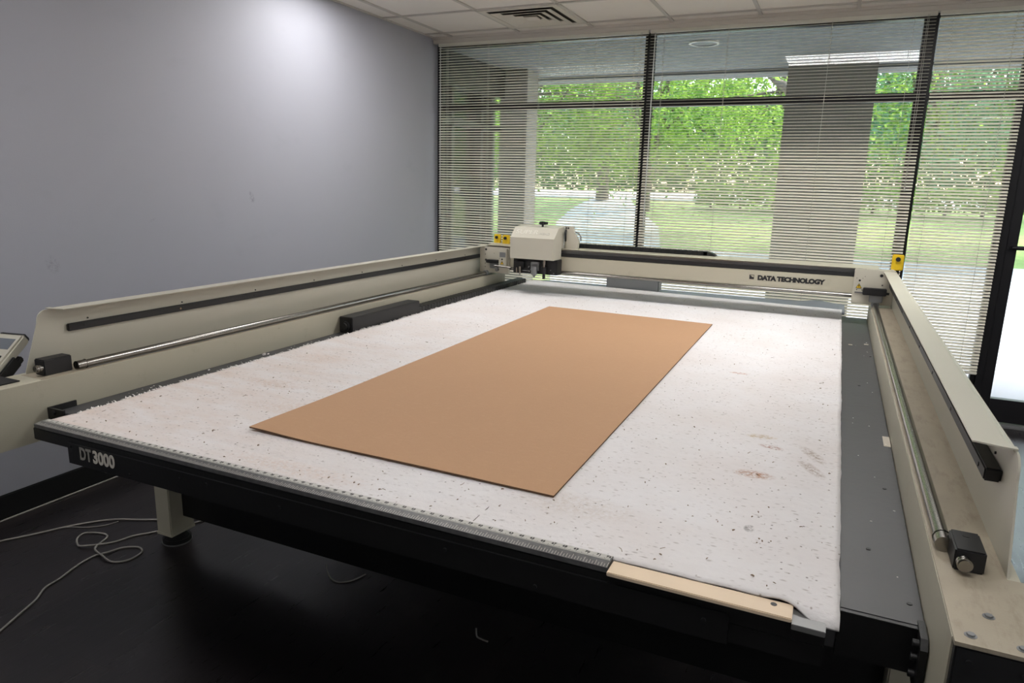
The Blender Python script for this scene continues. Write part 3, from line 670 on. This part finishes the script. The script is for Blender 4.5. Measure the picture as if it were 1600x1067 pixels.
bolts([(random.uniform(-1.93, -1.73), 4.501, random.uniform(.955, 1.035), .004) for i in range(12)], (0, -1, 0), .007, M['alu'], tp, 'screw', 8)
MB().cyl((-1.955, 4.468, .967), (-1.90, 4.468, .967), .002, 6).build('wire', M['alu'], tp)

# console holder on the left rail, with the handheld console resting in it
hx = Vector((-2.405, 1.335, .905))
ca = R(40)
Hm = Matrix.Translation((-2.487, 1.385, .952)) @ Matrix.Rotation(R(12), 4, 'Z') @ Matrix.Rotation(R(38), 4, 'X')
MB().box(-.062, .062, -.20, .0, -.024, -.002, .005, Hm).box(-.064, -.055, -.20, -.02, -.024, .018, .003, Hm).box(.055, .064, -.20, -.02, -.024, .018, .003, Hm).cyl(Hm @ Vector((.02, -.16, -.024)), (-2.42, 1.30, ZL-.03), .014, 10).build('console_holder', M['black_plain'], T)
ct = thing('handheld_console', tuple(Hm @ Vector((0, 0, -.002))), 'small cream handheld console with a grey screen, in a black cradle on the left rail', 'controller')
MB().box(-.054, .054, -.19, .062, -.002, .034, .006, Hm).build('case', M['beige_light'], ct)
MB().box(-.05, .05, .058, .07, .0, .03, .004, Hm).build('end_cap', M['black_plain'], ct)
MB().box(-.038, .038, -.005, .04, .0335, .0348, .001, Hm).build('screen', M['screen'], ct)
for i in range(3):
    for j in range(4): MB().box(-.038+i*.028, -.018+i*.028, -.05-j*.03, -.032-j*.03, .0335, .037, .002, Hm).build('key', M['black_plain'], ct)

# ================================================================== FELT MAT
rng = random.Random(3)
nx, ny = 150, 260; vs = []; X0, X1, Y0, Y1 = -2.178, .083, 1.302, 5.065
fe = lambda y: .006*noise.noise(Vector((y*3, 5, 0)))+.003*noise.noise(Vector((y*17, 8, 0)))
for j in range(ny+1):
    tv = j/ny
    for i in range(nx+1):
        u = i/nx
        yf = Y0-.03*sstep(u, .955, .985)+.004*noise.noise(Vector((u*40, 2, 0)))*sstep(u, .8, .9)
        yr = 5.23-.165*u
        y = yf+(yr-yf)*tv
        xl = -2.163-.03*(y-1.3)/4+fe(y)*2.0; xr = X1+fe(y+40)*.7
        x = xl+(xr-xl)*u
        z = ZM+.0016*noise.noise(Vector((x*3, y*3, 0)))+.0007*noise.noise(Vector((x*11, y*11, 3)))
        z += .004*math.exp(-((x+.02)/.03)**2)*sstep(y, 2.6, 1.4)                      # soft fold near the right edge
        z -= .0025*math.exp(-((y-(1.405-.02*abs(x+1.5)))/.008)**2)*(1 if x < -.6 else 0)   # crease along the front
        z -= .003*math.exp(-((x+.683)/.0035)**2)                                     # seam
        z -= .016*sstep(y, 1.30, 1.262)*sstep(u, .95, .985)                            # corner drooping over the edge
        vs.append((x, y, z))
W_ = nx+1
fs = [(j*W_+i, j*W_+i+1, (j+1)*W_+i+1, (j+1)*W_+i) for j in range(ny) for i in range(nx)]
n0 = len(vs); vs += [(x, y, max(ZD+.0005, z-.0125) if y > 1.345 or x < -.35 else z-.0045) for x, y, z in vs]
fs += [tuple(n0+k for k in reversed(f)) for f in fs[:]]
bd = list(range(W_))+[j*W_+nx for j in range(1, ny+1)]+[ny*W_+i for i in range(nx-1, -1, -1)]+[j*W_ for j in range(ny-1, 0, -1)]
fs += [(bd[k], n0+bd[k], n0+bd[(k+1) % len(bd)], bd[(k+1) % len(bd)]) for k in range(len(bd))]
fm = MB().add(vs, fs, True).build('felt_mat', M['felt'], None, (CX, CY, ZD))
tag(fm, 'white felt cutting mat with frayed left edge and brown specks on the cutting table', 'mat')
mb = MB()     # seam slit down the felt
zf = lambda x, y: ZM+.0016*noise.noise(Vector((x*3, y*3, 0)))+.0007*noise.noise(Vector((x*11, y*11, 3)))-.0022
mb.tube([(-.6833, 1.306+k*.02, zf(-.6833, 1.306+k*.02)-(.0025 if k == 0 else 0)) for k in range(188)], .0011, 4)
mb.build('seam', mat('seam_grey', lin(120, 116, 112), .9), fm)
mb = MB()     # frayed tufts along the left edge
for i in range(900):
    y = rng.uniform(1.4, 5.15); x = -2.163-.03*(y-1.3)/4+fe(y)*2.0
    p = Vector((x+rng.uniform(-.002, .006), y, ZM-rng.uniform(0, .006))); a = rng.uniform(-1.0, 1.0); L = rng.uniform(.004, .016)
    q = p+Vector((-math.cos(a)*L, math.sin(a)*L, rng.uniform(-.004, .006))); mb.tube([p, (p+q)/2+Vector((0, 0, .002)), q], [rng.uniform(.0012, .003), .0015, .0004], 4)
tag(mb.build('frayed_edge', M['fluff'], fm), kind='stuff')
# loose lint and chips lying on the felt and the strips
def inside_board(x, y): return -1.61 < x < -.55 and 1.5 < y < 4.1
mb = MB()
for i in range(330):
    x = rng.uniform(-2.1, .06); y = 1.33+3.6*rng.random()**1.7
    if inside_board(x, y): continue
    L = rng.uniform(.002, .008) if rng.random() < .8 else rng.uniform(.008, .02)
    a = rng.uniform(0, math.pi); r = .0007 if L > .008 else rng.uniform(.0008, .0018); b = a+rng.uniform(-.9, .9)
    z = ZM+.0026; p = Vector((x, y, z)); q = p+Vector((math.cos(a)*L/2, math.sin(a)*L/2, .0012)); s_ = q+Vector((math.cos(b)*L/2, math.sin(b)*L/2, -.0008))
    mb.tube([p, q, s_], [r, r, r*.6], 4)
tag(mb.build('lint_debris', M['chip'], None), 'tiny brown and grey chips and threads strewn over the white felt', 'debris', kind='stuff')
mb = MB()
for i in range(40):
    if rng.random() < .6: x = rng.uniform(XL+.02, -2.2); y = rng.uniform(1.5, 2.8); z = ZD
    else: x = rng.uniform(.11, .215); y = rng.uniform(1.5, 4.5); z = ZD
    s_ = rng.uniform(.001, .0024); mb.box(x-s_, x+s_, y-s_*.6, y+s_*.6, z, z+s_*.7)
for x, y, s_ in ((-2.24, 2.3, .01), (-2.235, 2.32, .006), (-2.245, 2.0, .005)): mb.box(x-s_*.5, x+s_*.5, y-s_, y+s_, ZD, ZD+s_*.9, s_*.3)
tag(mb.build('lint_crumbs', M['fluff'], None), 'white lint crumbs on the dark strips along both side rails', 'debris', kind='stuff')

# ================================================================== BROWN SHEET
C = [(-1.557, 1.522), (-.561, 1.512), (-.585, 4.038), (-1.599, 4.089)]
nx, ny = 40, 90; vs = []
for j in range(ny+1):
    for i in range(nx+1):
        u, v_ = i/nx, j/ny
        x = (C[0][0]*(1-u)+C[1][0]*u)*(1-v_)+(C[3][0]*(1-u)+C[2][0]*u)*v_; y = (C[0][1]*(1-u)+C[1][1]*u)*(1-v_)+(C[3][1]*(1-u)+C[2][1]*u)*v_
        z = ZM+.0072+.007*math.exp(-((u/.16)**2+(v_/.10)**2))+.002*math.exp(-((u-.5)/.3)**2-(v_/.08)**2)+.0008*noise.noise(Vector((x*2, y*2, 0)))
        vs.append((x, y, z))
W_ = nx+1; fs = [(j*W_+i, j*W_+i+1, (j+1)*W_+i+1, (j+1)*W_+i) for j in range(ny) for i in range(nx)]
n0 = len(vs); vs += [(x, y, z-.0045) for x, y, z in vs]; nf = len(fs); fs += [tuple(n0+k for k in reversed(f)) for f in fs[:]]
bd = list(range(W_))+[j*W_+nx for j in range(1, ny+1)]+[ny*W_+i for i in range(nx-1, -1, -1)]+[j*W_ for j in range(ny-1, 0, -1)]
fs += [(bd[k], n0+bd[k], n0+bd[(k+1) % len(bd)], bd[(k+1) % len(bd)]) for k in range(len(bd))]
mb = MB().add(vs, fs, False); o = mb.build('cardboard_sheet', M['board'])
o.data.materials.append(M['board_edge'])
for k, p in enumerate(o.data.polygons):
    if abs(p.normal.z) < .5: p.material_index = 1
tag(o, 'long brown cardboard sheet lying flat on the white felt mat', 'cardboard')

# ================================================================== CORDS ON THE FLOOR
def spline(pts, n=8):
    out = []; P_ = [Vector(p) for p in pts]
    for i in range(len(P_)-1):
        a, b, c, d_ = P_[max(i-1, 0)], P_[i], P_[i+1], P_[min(i+2, len(P_)-1)]
        for k in range(n):
            t_ = k/n; out.append(.5*((2*b)+(c-a)*t_+(2*a-5*b+4*c-d_)*t_*t_+(3*b-a-3*c+d_)*t_**3))
    return out+[P_[-1]]
def cord(pts, r, label):
    acc = 0; q = []
    sp = spline([(p[0], p[1], r if len(p) < 3 else p[2]) for p in pts])
    tag(MB().tube(sp, r, 8).build('power_cord', M['cord']), label, 'cord', None)
c3 = [(-2.42, 1.13), (-2.472, 1.245), (-2.513, 1.336), (-2.546, 1.407), (-2.593, 1.47), (-2.606, 1.534), (-2.638, 1.629), (-2.647, 1.704), (-2.621, 1.75, .006), (-2.605, 1.804), (-2.558, 1.836), (-2.516, 1.829), (-2.495, 1.795), (-2.499, 1.74), (-2.544, 1.709), (-2.608, 1.716, .012), (-2.687, 1.741), (-2.715, 1.769), (-2.739, 1.828, .004), (-2.768, 1.849), (-2.817, 1.842), (-2.862, 1.815), (-2.847, 1.772), (-2.784, 1.734), (-2.734, 1.742, .012), (-2.716, 1.778), (-2.677, 1.824), (-2.651, 1.9), (-2.604, 1.961), (-2.52, 2.1), (-2.44, 2.3)]
cord(c3, .004, 'looped grey power cord on the dark floor left of the table leg')
cord([(-3.22, 1.42), (-3.108, 1.607), (-3.041, 1.717), (-2.976, 1.835), (-2.911, 1.918), (-2.849, 1.97), (-2.774, 2.004), (-2.703, 2.042), (-2.6, 2.1), (-2.45, 2.2)], .0042, 'grey power cord running across the floor behind the looped cord')
cord([(-2.99, 1.81), (-2.966, 1.829), (-2.897, 1.862), (-2.851, 1.909), (-2.835, 1.958)], .0025, 'short thin cord end beside the long floor cord')
cord([(XW+.026+.004*math.sin(k*1.3), -.5+k*.5) for k in range(11)], .0045, 'pale cord lying along the black baseboard of the grey wall')
cord([(-1.76, 2.09), (-1.716, 2.045), (-1.674, 2.013), (-1.641, 2.003), (-1.616, 2.011), (-1.59, 2.04), (-1.57, 2.1)], .003, 'curved bit of cord on the floor under the left half of the table')
cord([(-1.01, 1.985), (-.988, 1.948), (-.964, 1.94), (-.94, 1.938)], .003, 'short bit of cord on the floor under the middle of the table')

# ================================================================== OUTSIDE
struct(MB().box(-6, 8, 5.75, 8.3, 2.75, 2.95).box(-6, 8, 7.92, 8.3, 2.72, 3.3).build('soffit', M['soffit']))
struct(MB().box(-6, 8, -3.4, 5.76, 2.95, 3.2).build('roof', M['soffit']))
struct(MB().box(-8, 12, 5.75, 9.3, -.2, -.03).build('sidewalk', M['concrete']))
def ground(name, m, fx, zoff, y0, y1, n=24):
    def h(y): return -.06+1.35*sstep(y, 10, 34)
    mb = MB(); vs = []
    for j in range(n+1):
        y = y0+(y1-y0)*j/n; a, b = fx(y)
        for i in range(9): vs.append((a+(b-a)*i/8, y, h(y)+zoff))
    fs = [(j*9+i, j*9+i+1, (j+1)*9+i+1, (j+1)*9+i) for j in range(n) for i in range(8)]
    n0 = len(vs); vs += [(x, y, z-.3) for x, y, z in vs]; fs += [tuple(n0+k for k in reversed(f)) for f in fs[:]]
    bd = list(range(9))+[j*9+8 for j in range(1, n+1)]+[n*9+i for i in range(7, -1, -1)]+[j*9 for j in range(n-1, 0, -1)]
    fs += [(bd[k], n0+bd[k], n0+bd[(k+1) % len(bd)], bd[(k+1) % len(bd)]) for k in range(len(bd))]
    return struct(mb.add(vs, fs).build(name, m))
ground('lawn', M['grass'], lambda y: (-60, 60), -.02, 9.3, 60)
def pl(tab):
    def f(y):
        for (y0, a0, b0), (y1, a1, b1) in zip(tab, tab[1:]):
            if y <= y1+1e-6: k = (y-y0)/(y1-y0); return (a0+(a1-a0)*k, b0+(b1-b0)*k)
        return tab[-1][1:]
    return f
ground('parking', M['asphalt'], pl([(9.3, -3.6, 14), (12, -4.7, 15), (16.4, -6.3, 18)]), .02, 9.3, 16.4)
ground('driveway', M['asphalt'], pl([(16.4, -6.3, -3.7), (20, -7.7, -4.6), (23, -8.4, -5.8), (26, -8.9, -7.0), (28.5, -9.2, -7.8)]), .02, 16.4, 28.5)
ground('road', M['asphalt'], lambda y: (-60, 60), .03, 28, 40)
# square stucco column and the end of the neighbouring wing
cb = MB().box(-.60, .17, 7.55, 8.3, -.03, 2.75, .01).box(-.64, .21, 7.51, 8.34, -.03, .2, .01)
struct(cb.build('column_1', M['column']))
struct(MB().box(-3.52, -3.2, 7.3, 7.62, -.03, 2.75, .01).build('column_2', M['column']))
wg = MB().box(-3.7, -3.46, 5.76, 7.3, 2.45, 2.75).box(-3.7, -3.46, 5.76, 7.3, -.03, .15)
for y in (5.76, 6.2, 6.82): wg.box(-3.64, -3.5, y, y+.05, .15, 2.45)
wg.box(-3.64, -3.5, 5.8, 7.3, 2.1, 2.16)
o = struct(wg.build('wall_wing', M['mullion'])); MB().box(-3.575, -3.57, 5.8, 7.3, .15, 2.45).build('pane', M['dark_glass'], o)
t = thing('soffit_light', (-1.2, 6.42, 2.742), 'round recessed can light in the grey soffit outside the middle window', 'light')
MB().ring((-1.2, 6.42, 2.738), (0, 0, 1), .125, .108, .012, 36).build('trim_ring', M['trim'], t)
MB().cyl((-1.2, 6.42, 2.744), (-1.2, 6.42, 2.7495), .105, 36).build('lens', mat('can_inside', lin(36, 36, 38), .5), t)
# trees
def leaf(mb, p, s, rnd):
    d = Vector((rnd.gauss(0, 1), rnd.gauss(0, 1), rnd.gauss(0, .7))).normalized(); e = d.cross(Vector((rnd.gauss(0, 1), rnd.gauss(0, 1), rnd.gauss(0, 1)))).normalized()
    n = d.cross(e)*.1*s
    mb.add([p-d*s*.5, p+e*s*.22+n, p+d*s*.5, p-e*s*.22+n], [(0, 1, 2, 3)])
def tree(x, y, z0, zc, rx, rz, n, leafs, label, leafm, trunk=.1, seed=0, ls=.13, limb=None):
    rnd = random.Random(seed); t = thing('leafy_tree', (x, y, z0), label, 'tree', None)
    mb = MB(); top = Vector((x+rnd.uniform(-.4, .4), y, zc+rz*.3)); fork = Vector((x, y, z0+(zc-rz-z0)*.8+.3))
    mb.tube(spline([(x, y, z0-.2), fork, (fork+top)/2+Vector((rnd.uniform(-.3, .3), 0, 0)), top], 4), [trunk*(1-.75*k/12) for k in range(13)], 8)
    cl = []
    for k in range(n):
        th = rnd.uniform(0, 2*math.pi); ph = math.acos(rnd.uniform(-1, 1)); q = rnd.uniform(.55, 1.0)
        c_ = Vector((x+rx*q*math.sin(ph)*math.cos(th), y+rx*q*math.sin(ph)*math.sin(th), zc+rz*q*math.cos(ph))); cl.append(c_)
        if k % 4 == 0:
            b0 = fork.lerp(top, rnd.uniform(.1, .8)); mb.tube(spline([b0, (b0+c_)/2+Vector((0, 0, rnd.uniform(-.2, .4))), c_], 3), [trunk*.4*(1-.8*k2/6) for k2 in range(7)], 5)
    if limb: mb.tube(spline(limb, 4), [.10*(1-.6*k/(4*(len(limb)-1))) for k in range(4*(len(limb)-1)+1)], 7)
    mb.build('trunk', M['bark'], t)
    lm = MB()
    for c_ in cl:
        cr_ = rx*rnd.uniform(.22, .36)
        for _ in range(int(leafs*(1.25 if ls < .15 else .8))):
            v_ = Vector((rnd.gauss(0, .5), rnd.gauss(0, .5), rnd.gauss(0, .4)))*cr_; leaf(lm, c_+v_, ls*rnd.uniform(.7, 1.3), rnd)
    lm.build('crown', M[leafm], t)
tree(-7.65, 17.0, .3, 4.3, 2.7, 2.6, 80, 130, 'bright green tree outside the corner window, beyond the driveway', 'leaf_bright', .11, 1)
tree(-4.72, 18.5, .35, 4.3, 2.7, 2.6, 80, 130, 'bright green tree just left of the upright between corner and middle windows', 'leaf_bright', .11, 2)
tree(-6.1, 24.0, .7, 6.0, 3.4, 3.6, 60, 110, 'cool green tree standing behind the two bright trees', 'leaf_cool', .25, 3, .2)
tree(-.9, 16.5, .3, 4.1, 3.2, 2.5, 80, 130, 'bright green tree seen through the middle window left of the square column', 'leaf_bright', .11, 4, limb=[(-.9, 16.4, 2.5), (-.985, 13.5, 3.137), (-1.26, 13.45, 3.395), (-1.6, 13.4, 3.70)])
tree(1.3, 17.5, .3, 4.3, 2.4, 2.6, 75, 120, 'bluish green tree seen right of the square column', 'leaf_cool', .11, 5)
tree(4.6, 18.5, .35, 4.2, 2.6, 2.6, 70, 120, 'green tree behind the narrow blind beside the door', 'leaf_mid', .11, 6)
tree(-10.6, 19.0, .4, 4.6, 3.0, 2.7, 75, 120, 'darker green tree at the left end of the row, half behind the wing', 'leaf_mid', .12, 7)
tree(-8.5, 27.0, .9, 6.6, 4.4, 4.2, 60, 120, 'big shaded tree far back on the left beyond the road', 'leaf_dark', .3, 8, .24)
tree(-.4, 27.0, .9, 6.6, 4.2, 4.2, 60, 120, 'big shaded tree far back in the middle beyond the road', 'leaf_mid', .3, 9, .24)
tree(7.4, 27.0, .9, 6.4, 4.2, 4.0, 50, 110, 'big shaded tree far back on the right beyond the road', 'leaf_dark', .3, 10, .24)
def hedge(x0, x1, y, z, h, label, leafm, seed):
    rnd = random.Random(seed); t = thing('hedge', ((x0+x1)/2, y, z), label, 'hedge'); lm = MB()
    n = int((x1-x0)*420*(1 if h < 3 else 2.2))
    for _ in range(n):
        x = rnd.uniform(x0, x1); hh = h*(.8+.3*noise.noise(Vector((x*1.3, seed, 0)))); leaf(lm, Vector((x, y+rnd.gauss(0, .45), z+hh*rnd.random()**.7)), (.2 if h < 3 else .42)*rnd.uniform(.7, 1.3), rnd)
    lm.build('foliage', M[leafm], t)
    sm = MB()
    for k in range(int(x1-x0)): sm.cyl((x0+.5+k, y, z-.2), (x0+.5+k+rnd.uniform(-.2, .2), y, z+h*.8), .05, 6, .02)
    sm.build('stem', M['bark'], t)
hedge(-4.6, 5, 25.5, 1.0, .9, 'low green hedge on the verge this side of the far road', 'leaf_mid', 22)
hedge(-34, 20, 43, 1.3, 7.0, 'tall dark hedge line closing the view beyond the far road', 'leaf_dark', 23)
for o in bpy.data.objects:
    if '_o' in o: del o['_o']
